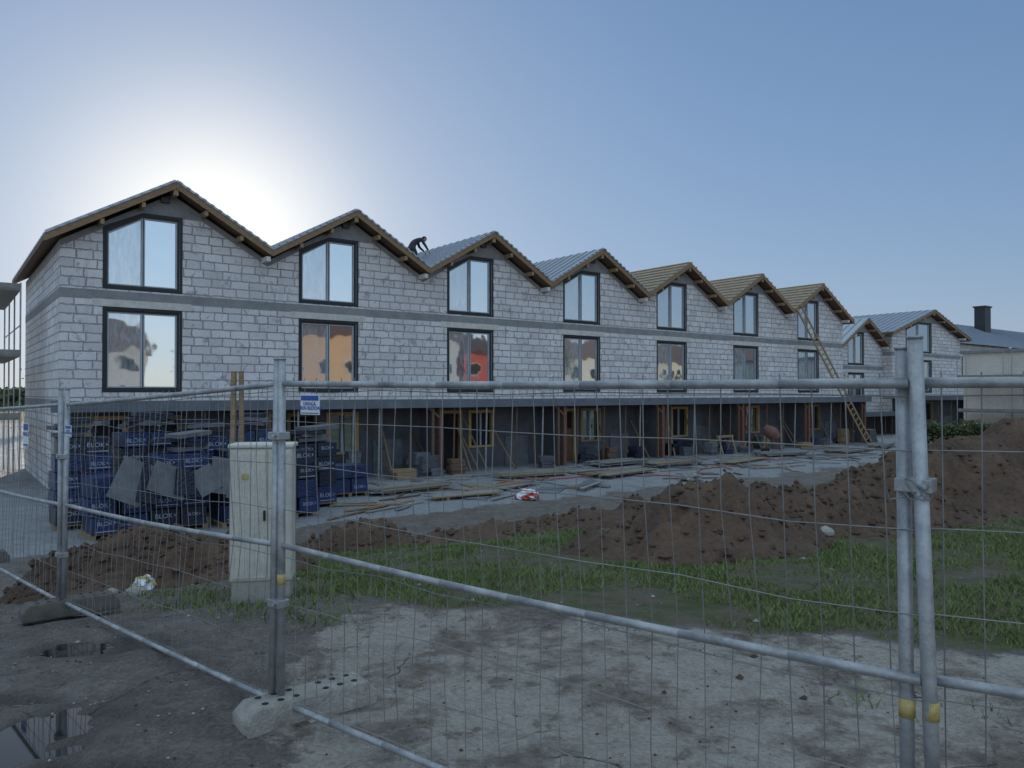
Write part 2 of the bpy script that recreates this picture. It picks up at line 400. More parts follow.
# ---------------------------------------------------------------- terraced house block
ZP,ZV,HW=8.25,6.5,3.0
def zroof(x): return ZP-(ZP-ZV)*abs(x)/HW
def block(n_units,loc,roofs,depth=10.8,lower=True):
    E=empty('terraced_house_block',loc,math.radians(37.1))
    wl=MB(); rf=MB(); wd=MB(); tr=MB(); sl=MB(); gf=MB()
    x_a=-HW; x_b=-HW+2*HW*n_units
    wl1,wl2,wl3=-1.83,-.80,.24
    ztopL,ztop=6.62,7.16
    TH=.32
    for k in range(n_units):
        X=2*HW*k
        def q(a,b,za,zb,zc,zd,m='wall',y=0):
            wl.poly([(X+a,y,za),(X+b,y,zb),(X+b,y,zd),(X+a,y,zc)],m)
        zt=lambda x: zroof(x)-TH
        q(-3,wl1,1.35,1.35,zt(-3),zt(wl1)); 
        for a,b,ta,tb in((wl1,wl2,ztopL,ztop),(wl2,0,ztop,ztop),(0,wl3,ztop,ztop)):
            q(a,b,1.35,1.35,1.85,1.85); q(a,b,4.24,4.24,4.93,4.93); q(a,b,ta,tb,zt(a),zt(b))
        q(wl3,3,1.35,1.35,zt(wl3),zt(3))
        D=.14
        for P in ([(wl1,1.85),(wl3,1.85),(wl3,4.24),(wl1,4.24)],[(wl1,4.93),(wl3,4.93),(wl3,ztop),(wl2,ztop),(wl1,ztopL)]):
            for i in range(len(P)):
                (a,za),(b,zb)=P[i],P[(i+1)%len(P)]
                wl.poly([(X+a,0,za),(X+b,0,zb),(X+b,D,zb),(X+a,D,za)],'conc')
                cx=sum(p[0] for p in P)/len(P); cz=sum(p[1] for p in P)/len(P)
                f=.065
                def inn(p,f): 
                    d=Vector((cx-p[0],cz-p[1])); return (p[0]+f*(1 if d.x>0 else -1),p[1]+f*(1 if d.y>0 else -1))
                ia,ib=inn((a,za),f),inn((b,zb),f)
                if len(P)==5:
                    ia=(wl2,ztop-f) if (a,za)==(wl2,ztop) else ia
                    ib=(wl2,ztop-f) if (b,zb)==(wl2,ztop) else ib
                y0=.06
                vs=[(X+a,y0,za),(X+b,y0,zb),(X+ib[0],y0,ib[1]),(X+ia[0],y0,ia[1])]
                vs+=[(v[0],D,v[2]) for v in vs]
                wd.mesh(vs,[(0,1,2,3),(3,2,6,7),(4,7,6,5)],'frame')
                ic,idd=inn((a,za),f+.035),inn((b,zb),f+.035)
                if len(P)==5:
                    ic=(wl2,ztop-f-.035) if (a,za)==(wl2,ztop) else ic
                    idd=(wl2,ztop-f-.035) if (b,zb)==(wl2,ztop) else idd
                vs=[(X+ia[0],y0+.02,ia[1]),(X+ib[0],y0+.02,ib[1]),(X+idd[0],y0+.02,idd[1]),(X+ic[0],y0+.02,ic[1])]
                vs+=[(v[0],D,v[2]) for v in vs]
                wd.mesh(vs,[(0,1,2,3),(3,2,6,7)],'lightframe')
                g=-.08
                oa,ob=inn((a,za),g),inn((b,zb),g)
                if len(P)==5:
                    oa=(wl2-.02,ztop-g) if (a,za)==(wl2,ztop) else oa
                    ob=(wl2-.02,ztop-g) if (b,zb)==(wl2,ztop) else ob
                tr.poly([(X+oa[0],-.006,oa[1]),(X+ob[0],-.006,ob[1]),(X+b,-.006,zb),(X+a,-.006,za)],'tape')
        for zb_,zt_ in((1.925,4.165),(5.005,ztop-.075)):
            wd.bx((X+wl2-.05,.055,zb_),(X+wl2+.05,D-.003,zt_),'lightframe')
            wd.bx((X+wl2-.012,.045,zb_),(X+wl2+.012,.0549,zt_),'frame')
        fa='glassf'
        yy=.125
        wd.poly([(X+wl1,yy,1.85),(X+wl2,yy,1.85),(X+wl2,yy,4.24),(X+wl1,yy,4.24)],fa)
        wd.poly([(X+wl2,yy,1.85),(X+wl3,yy,1.85),(X+wl3,yy,4.24),(X+wl2,yy,4.24)],'glass')
        wd.poly([(X+wl1,yy,4.93),(X+wl2,yy,4.93),(X+wl2,yy,ztop),(X+wl1,yy,ztopL)],fa)
        wd.poly([(X+wl2,yy,4.93),(X+wl3,yy,4.93),(X+wl3,yy,ztop),(X+wl2,yy,ztop)],'glass')
        tr.bx((X-3.0,-.008,4.52),(X+3.0,0,4.80),'conc')
        tr.bx((X+wl1-.35,-.016,4.325),(X+wl3+.35,-.0085,4.54),'lintel')
        tr.bx((X+wl1+.9,-.012,ztop+.105),(X+wl3+.35,-.001,ztop+.33),'conc')
        for s in(-1,1):
            a,b=(-3,0) if s<0 else (0,3)
            tr.poly([(X+a,-.004,zt(a)-.20),(X+b,-.004,zt(b)-.20),(X+b,-.004,zt(b)),(X+a,-.004,zt(a))],'conc')
        tr.poly([(X-.9,-.0055,zt(.9)-.2),(X+.9,-.0055,zt(.9)-.2),(X,-.0055,zt(0)-.15)],'conc')
        kind=roofs[k]
        y0,y1=-.55,depth
        for s in(-1,1):
            xe=3.0+(.45 if (k==0 and s<0) or (k==n_units-1 and s>0) else 0)
            def sec(t0,t1,m,ya,yb,xs_=0.0,xe_=xe):
                A=(X+s*xs_,zroof(xs_)); B=(X+s*xe_,zroof(xe_))
                vs=[(A[0],ya,A[1]+t0),(B[0],ya,B[1]+t0),(B[0],ya,B[1]+t1),(A[0],ya,A[1]+t1)]
                vs+=[(v[0],yb,v[2]) for v in vs]
                rf.mesh(vs,[(0,1,2,3),(7,6,5,4),(0,4,5,1),(1,5,6,2),(2,6,7,3),(3,7,4,0)],m)
            xr=xe-(.004 if xe==3.0 else 0)
            if kind=='metal':
                sec(-.20,-.045,'woodd',y0+.04,y1,.004,xr); sec(-.04,0.0,'metalroof',y0-.02,y1+.05,0,xr)
                sec(-.25,-.045,'rake',y0,y0+.036,.003,xr)
                for j in range(int((y1-y0)/.52)+1):
                    y=y0+.03+j*.52; p=Vector((X+s*.02,y,zroof(.02)+.02)); q_=Vector((X+s*(xr-.02),y,zroof(xr-.02)+.02)); rf.beam(p,q_,.03,.045,'metalroof')
                for j in range(12):
                    xx=.12+j*(xe-.15)/12; rf.box((X+s*xx,y0-.02,zroof(xx)+.012),(.12,.07,.045),'metalroof',ry=s*math.radians(30))
            else:
                sec(-.20,-.03,'woodd',y0+.04,y1,.004,xr); sec(-.028,0.0,'board',y0+.02,y1,0,xr)
                sec(-.25,-.03,'rake',y0,y0+.036,.003,xr)
                for j in range(9):
                    xx=.1+j*(xr-.2)/8; rf.box((X+s*xx,(y0+y1)/2,zroof(xx)+.035),(.06,y1-y0,.05),'woody',ry=s*math.radians(30))
            for xx in(.9,2.0): rf.bx((X+s*xx-.05,y0+.037,zroof(xx)-.42),(X+s*xx+.05,0,zroof(xx)-.27),'wood')
        rf.bx((X-.07,y0+.037,zroof(0)-.45),(X+.07,0,zroof(0)-.26),'wood')
        rf.bx((X+2.80,y0+.05,ZV-.42),(X+2.94,-.001,ZV-.26),'lintel')
        rf.bx((X-.33,-.12,zroof(0)-.62),(X-.08,-.02,zroof(0)-.46),'darkmetal')
        if lower:
            d0,d1,w0,w1=-2.25,-1.3,-.85,.25
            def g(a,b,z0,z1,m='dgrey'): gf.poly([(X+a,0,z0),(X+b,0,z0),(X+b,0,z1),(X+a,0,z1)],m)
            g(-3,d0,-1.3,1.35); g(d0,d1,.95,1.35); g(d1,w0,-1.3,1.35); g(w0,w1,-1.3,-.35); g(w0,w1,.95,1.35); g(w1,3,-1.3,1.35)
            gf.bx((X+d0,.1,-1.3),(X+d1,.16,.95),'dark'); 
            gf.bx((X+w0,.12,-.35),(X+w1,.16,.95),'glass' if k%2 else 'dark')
            for a,b in((d0,d1),(w0,w1)):
                zb=-1.28 if a==d0 else -.35
                wm='woody' if (k*2+(a==d0))%3 else 'wood'
                gf.bx((X+a-.07,-.06,zb),(X+a+.05,.09,.95),wm); gf.bx((X+b-.05,-.06,zb),(X+b+.07,.09,.95),wm)
                gf.bx((X+a-.07,-.065,.95),(X+b+.07,.09,1.07),wm)
                if a==w0:
                    gf.bx((X+a-.07,-.065,zb-.08),(X+b+.07,.09,zb),wm); gf.bx((X+(a+b)/2-.03,.0,zb),(X+(a+b)/2+.03,.09,.95),'lightframe')
            if k%3==0:
                gf.bx((X+d0+.06,.02,-1.25),(X+d1-.06,.08,.2),'woodd')
            gf.bx((X+.9,-.05,-1.28),(X+2.1,-.003,-.2+.3*random.random()),'greyblock')
            for dx,m,w in((2.95,'rust',.16),(2.60,'woodd',.09)):
                gf.bx((X+dx-w/2,-1.45,-1.3),(X+dx+w/2,-1.45+w,1.35),m)
            gf.bx((X+2.9,-1.2,-1.3),(X+3.05,-.003,1.35),'dgrey')
            gf.beam((X+2.95,-1.4,.8),(X+2.3,-1.4,1.33),.08,.08,'woodd'); 
            gf.beam((X-2.8,-1.35,1.29),(X+2.5,-1.35,1.29),.10,.10,'woodd')
            for dx in (-2.5+.3*random.random(),-1.0+.5*random.random(),.3+.4*random.random(),1.4+.7*random.random()):
                gf.tube((X+dx,-1.3,-1.3),(X+dx+.02,-1.35,1.24),.035,'galv' if random.random()<.25 else 'woodd',8)
    for xx,s in((x_a,-1),(x_b,1)):
        wl.poly([(xx,0,1.35),(xx,depth-.2,1.35),(xx,depth-.2,ZV-TH),(xx,0,ZV-TH)],'wall')
        wl.poly([(xx,0,-1.4),(xx,depth-.2,-1.4),(xx,depth-.2,1.349),(xx,0,1.349)],'wall')
        tr.bx((xx+s*.008,0,4.52),(xx,depth-.2,4.80),'conc')
        tr.bx((xx+s*.008,0,1.30),(xx,depth-.2,1.56),'conc')
    for k in range(n_units):
        X=2*HW*k
        wl.poly([(X-3,depth-.2,-1.4),(X+3,depth-.2,-1.4),(X+3,depth-.2,ZV-TH),(X,depth-.2,ZP-TH),(X-3,depth-.2,ZV-TH)],'wall')
    sl.bx((x_a-.35,-1.6,1.36),(x_b+.35,-.003,1.50),'conc')
    sl.bx((x_a-.37,-1.63,1.22),(x_b+.37,-1.603,1.53),'slab')
    sl.bx((x_a-.34,-1.60,1.24),(x_b+.34,-1.52,1.355),'woodd')
    wl.obj('walls',E); rf.obj('roof',E); wd.obj('windows',E); tr.obj('ring_beams_and_lintels',E); sl.obj('canopy_slab',E); gf.obj('ground_floor',E)
    return E
O1=(-10.59,23.6,0)
B1=block(7,O1,['metal']*4+['batten']*3)
B2=block(1,(*W(53.2,28.5),-1.1),['metal'])
B3=block(1,(*W(61.9,27.8),0),['metal']); B3.scale=(1.9,1,1)
# neighbouring house with its ridge along the street, grey sheet roof and chimney
E=empty('grey_roofed_house',(*W(67.8,29.0),0),math.radians(37.1))
mb=MB(); mb.bx((0,0,-1.4),(34,9.6,6.0),'wall'); mb.mesh([(0,0,6.0),(0,9.6,6.0),(0,4.8,8.2),(34,0,6.0),(34,9.6,6.0),(34,4.8,8.2)],[(0,2,1),(3,4,5)],'wall'); mb.obj('walls',E)
mb=MB()
for ya,sg in((-.5,1),(10.1,-1)):
    yr=4.8
    vs=[(-.4,ya,6.0),(34.4,ya,6.0),(34.4,yr,8.45),(-.4,yr,8.45)]; vs+=[(a,b,c+.16) for a,b,c in vs]
    mb.mesh(vs,[(0,1,2,3),(7,6,5,4),(0,4,5,1),(1,5,6,2),(3,7,4,0)],'metalroof')
    for j in range(58): mb.beam((-.3+j*.6,ya+.02*sg,6.18),(-.3+j*.6,yr,8.63),.04,.05,'metalroof')
mb.obj('roof',E)
mb=MB(); mb.bx((16.2,3.2,7.2),(17.6,4.2,10.4),'darkmetal'); mb.bx((16.1,3.1,10.4),(17.7,4.3,10.55),'darkmetal'); mb.obj('chimney',E)
mb=MB()
for x in(3,9,15,21,27): mb.bx((x,-.03,3.2),(x+1.6,-.002,4.9),'frame'); mb.bx((x+.1,-.04,3.3),(x+1.5,-.031,4.8),'glass')
mb.obj('windows',E)

# plastered house on the right
E=empty('plastered_house',(*W(51,9),0),math.radians(37.1))
M['beige']=simple('beige_render',(.66,.60,.52),.9,.12,1)
mb=MB(); mb.bx((0,0,-1.4),(12,11.8,4.2),'beige'); mb.obj('walls',E)
mb=MB(); mb.bx((-.15,-.15,4.2),(12.15,11.95,4.34),'conc'); mb.bx((-.12,-.12,4.34),(12.12,11.92,4.38),'metalroof'); mb.obj('roof',E)
mb=MB()
for y in(2,5.0):
    mb.bx((-.03,y,1.2),(0.0-.002,y+1.2,2.7),'frame'); mb.bx((-.04,y+.08,1.28),(-.031,y+1.12,2.62),'glass')
mb.obj('windows',E)

# opposite sunlit houses, across the road behind the viewpoint
def house(u,v,w,d,h,rh,col,roofc):
    E=empty('detached_house',(*W(u,v),0),math.radians(37.1))
    mw=simple('render_'+str(int(u)),col,.9,.1,1); mr_=simple('roof_tiles_'+str(int(u)),roofc,.8,.2,3)
    mb=MB(); mb.bx((-w/2,-d,-.2),(w/2,0,h),mw)
    mb.mesh([(-w/2,0,h),(-w/2,-d,h),(-w/2,-d/2,h+rh-.1),(w/2,0,h),(w/2,-d,h),(w/2,-d/2,h+rh-.1)],[(0,2,1),(3,4,5)],mw); mb.obj('walls',E)
    mb=MB()
    for a,b in((.4,-d/2),(-d-.4,-d/2)):
        zz=h-rh*.4/(d/2)
        mb.mesh([(-w/2-.4,a,zz),(w/2+.4,a,zz),(w/2+.4,b,h+rh),(-w/2-.4,b,h+rh),(-w/2-.4,a,zz+.15),(w/2+.4,a,zz+.15),(w/2+.4,b,h+rh+.15),(-w/2-.4,b,h+rh+.15)],[(0,1,2,3),(7,6,5,4),(0,4,5,1),(1,5,6,2),(3,7,4,0)],mr_)
    mb.obj('roof',E)
    mb=MB()
    for fl_ in range(int(h//2.8)):
        for k in range(int(w//3)):
            x=-w/2+1.5+k*3; z=1+fl_*2.8
            mb.bx((x-.6,.002,z),(x+.6,.05,z+1.3),'lightframe'); mb.bx((x-.52,.051,z+.08),(x+.52,.06,z+1.22),'dark')
    mb.bx((-.5,.003,0),(.5,.06,2.1),'woodd'); mb.obj('windows_and_door',E)
house(10.5,-24,9,9,5.8,2.6,(.42,.42,.41),(.12,.09,.08))
house(31,-24,13,9,7.8,2.4,(.46,.30,.19),(.10,.05,.04))
house(45.5,-24,6,9,8.2,2,(.42,.42,.41),(.10,.06,.05))
house(51.8,-24,5,9,6.8,2,(.34,.08,.07),(.08,.05,.04))
house(70,-24,15,9,6.4,2.6,(.50,.48,.45),(.15,.10,.09))
house(90,-24,15,9,6.4,2.6,(.48,.45,.38),(.12,.08,.07))
house(112,-24,16,9,7,2.6,(.46,.40,.35),(.12,.08,.07))

# ---------------------------------------------------------------- trees
tl=NT('leaves'); ln=tl.noise(.8,4,.6); tl.set(tl.ramp(ln,[(.3,(.03,.045,.015)),(.7,(.09,.11,.03))]),.7)
M['bark']=simple('bark',(.09,.07,.05),.95,.4,6,.8)
def tree(x,y,z,H,R,leaf,name='deciduous_tree',n=2600):
    E=empty(name,(x,y,z)); mb=MB(); tips=[]
    def br(p,d,L,r,lv):
        q=p+d*L; mb.tube(p,q,r,'bark',7,r*.65,False)
        if lv==0: tips.append(q); return
        for i in range(3 if lv>1 else 4):
            a=random.uniform(0,6.28); s=random.uniform(.4,.9)
            nd=(d+Vector((math.cos(a)*s,math.sin(a)*s,random.uniform(0,.3)))).normalized(); br(q,nd,L*random.uniform(.6,.8),r*.6,lv-1)
        tips.append(q)
    br(Vector((0,0,-.2)),Vector((.03,.02,1)).normalized(),H*.34,H*.022,3)
    mb.obj('trunk_and_limbs',E)
    lv=[];lf=[]
    for i in range(n):
        t=random.choice(tips); p=t+Vector([random.gauss(0,R*.17) for _ in range(3)]); s=random.uniform(.08,.2)*H/9
        a=Vector([random.gauss(0,1) for _ in range(3)]).normalized(); b=a.orthogonal().normalized()
        k=len(lv); lv+= [p-a*s,p+b*s*.6,p+a*s,p-b*s*.6]; lf.append((k,k+1,k+2,k+3))
    me=bpy.data.meshes.new('foliage'); me.from_pydata(lv,[],lf); me.materials.append(leaf); o=bpy.data.objects.new('foliage',me); COL.objects.link(o); o.parent=E
x,y=W(20.5,-27); tree(x,y,0,7,4,tl.m)
x,y=W(60,-21); tree(x,y,0,7,3.5,tl.m)
for (x,y,H) in [(-44,58,8),(-52,64,9),(-38.5,66,6),(-60,70,8)]: tree(x,y,-1.3,H,H*.45,tl.m)
lv=[];lf=[]
for i in range(26000):
    a=random.uniform(-2.2,1.5); R=random.uniform(170,200); hh=(5+3*fbm(a*20,0,1,4)+2*fbm(a*70,3,1,3))
    p=Vector((math.sin(a)*R,math.cos(a)*R,-1.3+hh*random.random()**.7)); s=random.uniform(.5,1.1)
    aa=Vector([random.gauss(0,1) for _ in range(3)]).normalized(); b=aa.orthogonal().normalized()
    k=len(lv); lv+= [p-aa*s,p+b*s,p+aa*s,p-b*s]; lf.append((k,k+1,k+2,k+3))
me=bpy.data.meshes.new('distant_trees'); me.from_pydata(lv,[],lf); me.materials.append(tl.m); COL.objects.link(bpy.data.objects.new('distant_trees',me))
lv=[];lf=[]
for i in range(9000):
    t=random.random(); u=46+t*5.2+random.gauss(0,.2); v=21.5-t*9+random.gauss(0,.35); x,y=W(u,v)
    hh=1.2+.5*fbm(t*12,0,2,3); p=Vector((x,y,-1.25+hh*random.random()**.6)); s=random.uniform(.04,.11)
    aa=Vector([random.gauss(0,1) for _ in range(3)]).normalized(); b=aa.orthogonal().normalized()
    k=len(lv); lv+= [p-aa*s,p+b*s,p+aa*s,p-b*s]; lf.append((k,k+1,k+2,k+3))
me=bpy.data.meshes.new('hedge'); me.from_pydata(lv,[],lf); me.materials.append(tl.m); COL.objects.link(bpy.data.objects.new('hedge',me))

# ---------------------------------------------------------------- fence
def fence_panel(p,q,zp,zq,top=1.80,tilt=(0,0),stub=.13,seed=0,tiltq=None):
    P=Vector((p[0],p[1],zp)); Q=Vector((q[0],q[1],zq)); d=(Q-P); L=d.length; ux=d/L
    E=empty('temporary_fence_panel',(0,0,0))
    up0=Vector((tilt[0],tilt[1],1)).normalized(); tq=tiltq or tilt; up1=Vector((tq[0],tq[1],1)).normalized()
    def pt(s,z): t=s/L; return P+ux*s+(up0*(1-t)+up1*t)*z
    fr=MB(); 
    for s in(.0,L):
        fr.tube(pt(s,.02),pt(s,top+stub),.021,'galv',14); fr.tube(pt(s,top+stub),pt(s,top+stub+.008),.023,'galv',14)
    for z,sg in((top,.01),(.93,-.012),(.09,.0)):
        N=8; pts=[pt(.02+(L-.04)*i/N,z-.02*math.sin(math.pi*i/N)*(1 if sg<0 else .3)) for i in range(N+1)]
        fr.path(pts,.016,'galv',12)
    fr.obj('tube_frame',E,smooth=True)
    w=MB(); rnd=random.Random(seed)
    nw=int(L/.1)
    ny=up0.cross(ux).normalized()
    for i in range(1,nw):
        s=L*i/nw; b=rnd.gauss(0,.008); c_=rnd.gauss(0,.015)
        w.path([pt(s,.05),pt(s+b,.5)+ny*c_,pt(s-b*.5,.93)+ny*.018,pt(s+b*.6,1.4)+ny*c_,pt(s,top+.03)],.0021,'wire',4)
    for z in (.12,.37,.62,.87,1.12,1.37,1.60,1.76):
        N=8; w.path([pt(L*i/N,z+(rnd.gauss(0,.010) if 0<i<N else 0)) +ny*(rnd.gauss(0,.006) if 0<i<N else 0) for i in range(N+1)],.0021,'wire',4)
    w.obj('wire_mesh',E)
    return E,pt,L
N0=(-6.45,9.1);N1=(-3.9,6.6);N2=(-1.25,4.12);N3=(1.19,2.22);N4=(4.3,.65)
z0,z1,z2,z3,z4=-.25,-.15,.0,-.02,0
fence_panel((N0[0]+.03,N0[1]-.02),(N1[0]-.035,N1[1]+.03),z0,z1,seed=1)
fence_panel((N1[0]+.02,N1[1]),(N2[0]-.05,N2[1]+.01),z1,z2,tilt=(.01,0),seed=2,tiltq=(.014,0))
fence_panel((N2[0]+.01,N2[1]-.02),(N3[0]+.055,N3[1]),z2,z3,tilt=(-.004,.01),seed=3,tiltq=(-.035,.0))
fence_panel((N3[0]-.012,N3[1]+.05),N4,z3,z4,seed=4,tilt=(-.006,0),stub=.10)
for (n_,z_,hs) in ((N1,z1,(1.35,.5)),((N2[0]-.01,N2[1]-.01),z2,(1.52,.62)),((N3[0]-.0,N3[1]+.025),z3,(1.50,))):
    for h in hs:
        mb=MB(); mb.box((n_[0],n_[1],z_+h),(.10,.075,.04),'galv',rz=math.radians(-40)); mb.tube((n_[0]-.01,n_[1]-.07,z_+h),(n_[0]-.01,n_[1]+.06,z_+h),.008,'galv',8); mb.obj('fence_clamp',bevel=.004)
for (x,y,z) in ((N3[0]+.028,N3[1],.80),(N2[0]+.008,N2[1]-.015,.72),(N3[0]-.016,N3[1]+.05,.79)):
    mb=MB(); mb.tube((x,y,z),(x,y,z+.055),.0228,'yellow',14); mb.obj('yellow_tape',smooth=True)
mb=MB(); pts=[]
for i in range(60):
    a=i/59*6*math.pi; pts.append((N3[0]-.0+math.cos(a)*.040,N3[1]+.025+math.sin(a)*.055,1.47+.03*math.sin(i*.7)))
mb.path(pts,.0022,'wire',5); mb.path([pts[-1],(N3[0]-.09,N3[1],1.44),(N3[0]-.11,N3[1]-.01,1.50)],.0022,'wire',5); mb.obj('wire_tie')

def foot(x,y,z,rz,m):
    E=empty('concrete_fence_foot',(x,y,z),rz)
    bm=bmesh.new(); L,Wd,H=.74,.24,.14
    prof=[(-L/2,0),(L/2,0),(L/2,H*.55),(L/2-.05,H),(-L/2+.05,H),(-L/2,H*.55)]
    vs=[];
    for s in(-1,1): vs.append([bm.verts.new((a,s*(Wd/2-(.03 if b>H*.6 else 0)),b)) for a,b in prof])
    bm.faces.new(vs[0]); bm.faces.new(vs[1][::-1])
    for i in range(6): bm.faces.new((vs[0][i],vs[1][i],vs[1][(i+1)%6],vs[0][(i+1)%6]))
    bmesh.ops.recalc_face_normals(bm,faces=bm.faces)
    me=bpy.data.meshes.new('body'); bm.to_mesh(me); bm.free(); me.materials.append(M[m]); o=bpy.data.objects.new('body',me); COL.objects.link(o); o.parent=E
    b=o.modifiers.new('b','BEVEL'); b.width=.012; b.segments=2
    mb=MB()
    for i in range(-3,4):
        for s in(-.05,.05):
            if i==0: continue
            mb.tube((i*.085,s,H-.001),(i*.085,s,H+.002),.018,'dark',12)
    mb.obj('post_holes',E)
foot(-1.12,4.18,.0-.01,math.radians(39),'foot')
foot(-3.85,6.65,-.17,math.radians(40),'footd'); 
foot(-6.45,9.1,-.3,math.radians(40),'footd'); foot(1.22,2.2,-.03,math.radians(55),'foot'); foot(4.3,.65,-.02,math.radians(55),'foot')

def sign(c,w,h,rz,txt,hdr):
    E=empty('site_warning_sign',c,rz)
    mb=MB(); mb.bx((-w/2,-.004,-h/2),(w/2,0,h/2),'white'); mb.bx((-w/2+.006,-.006,h*.5-h*.30),(w/2-.006,-.0041,h/2-.006),hdr); mb.bx((-w/2+.006,-.006,-h/2+.006),(w/2-.006,-.0041,-h/2+h*.10),hdr); mb.obj('panel',E)
    cu=bpy.data.curves.new('lettering','FONT'); cu.body=txt; cu.size=h*.26; cu.align_x='CENTER'; cu.extrude=.0005
    o=bpy.data.objects.new('lettering',cu); COL.objects.link(o); cu.materials.append(M['signblue']); o.parent=E; o.location=(0,-.0065,-h*.05); o.rotation_euler=(math.pi/2,0,0)
    o.data.space_line=.8
sl_=math.atan2(N3[1]-N2[1],N3[0]-N2[0])
sx=N2[0]+(N3[0]-N2[0])*.075; sy=N2[1]+(N3[1]-N2[1])*.075
sign((sx+.02,sy-.03,1.69),.155,.105,sl_,'UWAGA\nTEREN BUDOWY','signblue')
sl1=math.atan2(N2[1]-N1[1],N2[0]-N1[0])
sign((N1[0]+.17,N1[1]-.20,1.43),.14,.10,sl1,'UWAGA\nWSTEP WZBRONIONY','signblue')
sign((N1[0]-.75,N1[1]+.68,1.35),.16,.22,sl1,'UWAGA','signblue')

# ---------------------------------------------------------------- utility cabinet
cx,cy=-2.235,6.85; cz=gz(cx,cy)-.03
E=empty('utility_cabinet',(cx,cy,cz),math.radians(8))
mb=MB(); w,d,h=.53,.27,1.39
mb.bx((-w/2,-d/2,.22),(w/2,d/2,h),'cab'); mb.obj('body',E,bevel=.012)
mb=MB(); mb.bx((-w/2+.015,-d/2+.015,-.1),(w/2-.015,d/2-.015,.219),'cabd'); mb.obj('plinth',E,bevel=.006)
mb=MB(); mb.bx((-w/2-.015,-d/2-.02,h+.001),(w/2+.015,d/2+.02,h+.04),'cab'); mb.obj('lid',E,bevel=.012)
mb=MB()
for a,b,zb,zt_ in((-w/2+.012,.055,.25,h-.02),(.067,w/2-.012,.25,h-.02)):
    mb.bx((a,-d/2-.012,zb),(b,-d/2-.001,zt_),'cab')
    n_=7 if b<.06 else 4
    for i in range(n_): 
        xx=a+.025+i*(b-a-.05)/(n_-1); mb.bx((xx-.007,-d/2-.019,zb+.03),(xx+.007,-d/2-.0125,zt_-.03),'cab')
mb.box((.035,-d/2-.024,.8),(.02,.02,.09),'hose'); mb.bx((-.16,-d/2-.023,1.12),(-.10,-d/2-.0195,1.17),'yellow')
mb.obj('doors',E,bevel=.003)

for (x,y,h,l,w) in ((-2.93,7.95,2.35,.02,.045),(-2.83,8.0,2.35,-.02,.04),(-1.40,4.62,1.98,.01,.025)):
    mb=MB(); z=gz(x,y)-.1; mb.beam((x,y,z),(x+l,y,z+h),w,w,'woodd' if w<.03 else 'wood'); mb.obj('timber_stake')

# ---------------------------------------------------------------- stacks of wrapped blocks (left)
cu=bpy.data.curves.new('t','FONT'); cu.body='BLOK+'; cu.size=.26; cu.align_x='CENTER'
o=bpy.data.objects.new('t',cu); COL.objects.link(o); bpy.context.view_layer.update()
tm=bpy.data.meshes.new_from_object(o); bpy.data.objects.remove(o)
TV=[tuple(v.co) for v in tm.vertices]; TF=[tuple(p.vertices) for p in tm.polygons]
def pallet_stack(u,v,rz,rows,cap=True):
    x,y=W(u,v); E=empty('pallet_of_wrapped_blocks',(x,y,-1.25),math.radians(37.1)+rz)
    mb=MB()
    for i in(-.5,0,.5): mb.bx((i-.05,-.4,0),(i+.05,.4,.09),'wood')
    for j in range(6): mb.bx((-.58,-.4+j*.145,.091),(.58,-.4+j*.145+.1,.113),'wood')
    mb.obj('pallet',E)
    mb=MB(); z=.115
    for r in range(rows):
        h=random.uniform(.34,.44); m='blue' if random.random()<.6 else 'blued'
        for k in(-1,1):
            dx=random.uniform(-.05,.05); rzz=random.uniform(-.07,.07); hh=h-random.uniform(.01,.04); dy=random.uniform(-.05,.03)
            mb.box((dx+k*.285,dy,z+hh/2),(random.uniform(.5,.56),.8,hh),m,rz=rzz)
            if random.random()<.75:
                sc=random.choice((.35,.45,.55))
                T=Matrix.Translation((dx+k*.285,dy,z+h*random.uniform(.25,.5)))@Matrix.Rotation(rzz,4,'Z')@Matrix.Translation((0,-.404,0))@Matrix.Rotation(math.pi/2,4,'X')@Matrix.Scale(sc,4); mb.mesh(TV,TF,'print',T)
                if random.random()<.6:
                    mb.box((0,-.403,0),(.42,.004,.018),'print',mat=Matrix.Translation((dx+k*.285,dy,z+h*.14))@Matrix.Rotation(rzz,4,'Z'))
        z+=h
    mb.obj('wrapped_blocks',E)
    if cap:
        mb=MB()
        for k in range(4):
            mb.box((random.uniform(-.25,.25),random.uniform(-.1,.1),z+.07+k*.10),(random.uniform(.5,1.0),.6,.09),random.choice(('greyblock','blued')),rz=random.uniform(-.6,.6),ry=random.uniform(-.12,.12))
        mb.obj('loose_boards',E)
for (u,v,rz,r,c) in ((3.0,17.9,.1,3,False),(4.3,18.0,-.08,4,True),(5.6,17.8,.05,4,False),(6.85,18.1,.12,4,False),(2.6,19.5,0,5,True),(3.9,19.6,.1,5,True),(5.2,19.5,.05,5,True),(6.5,19.6,-.1,5,True),(7.9,19.3,.1,4,True),(9.6,20.8,-.1,2,False)):
    pallet_stack(u,v,rz,r,c)
mb=MB()
for i in range(9):
    x,y=W(3.2+i*.36,17.2-.03*i); mb.box((x,y,-.2+.25*random.random()),(random.uniform(.4,.8),.05,random.uniform(.5,1.0)),random.choice(('greyblock','blued')),rz=math.radians(37)+random.uniform(-.2,.2),rx=-.2,ry=random.uniform(-.5,.5))
mb.obj('leaning_insulation_boards')

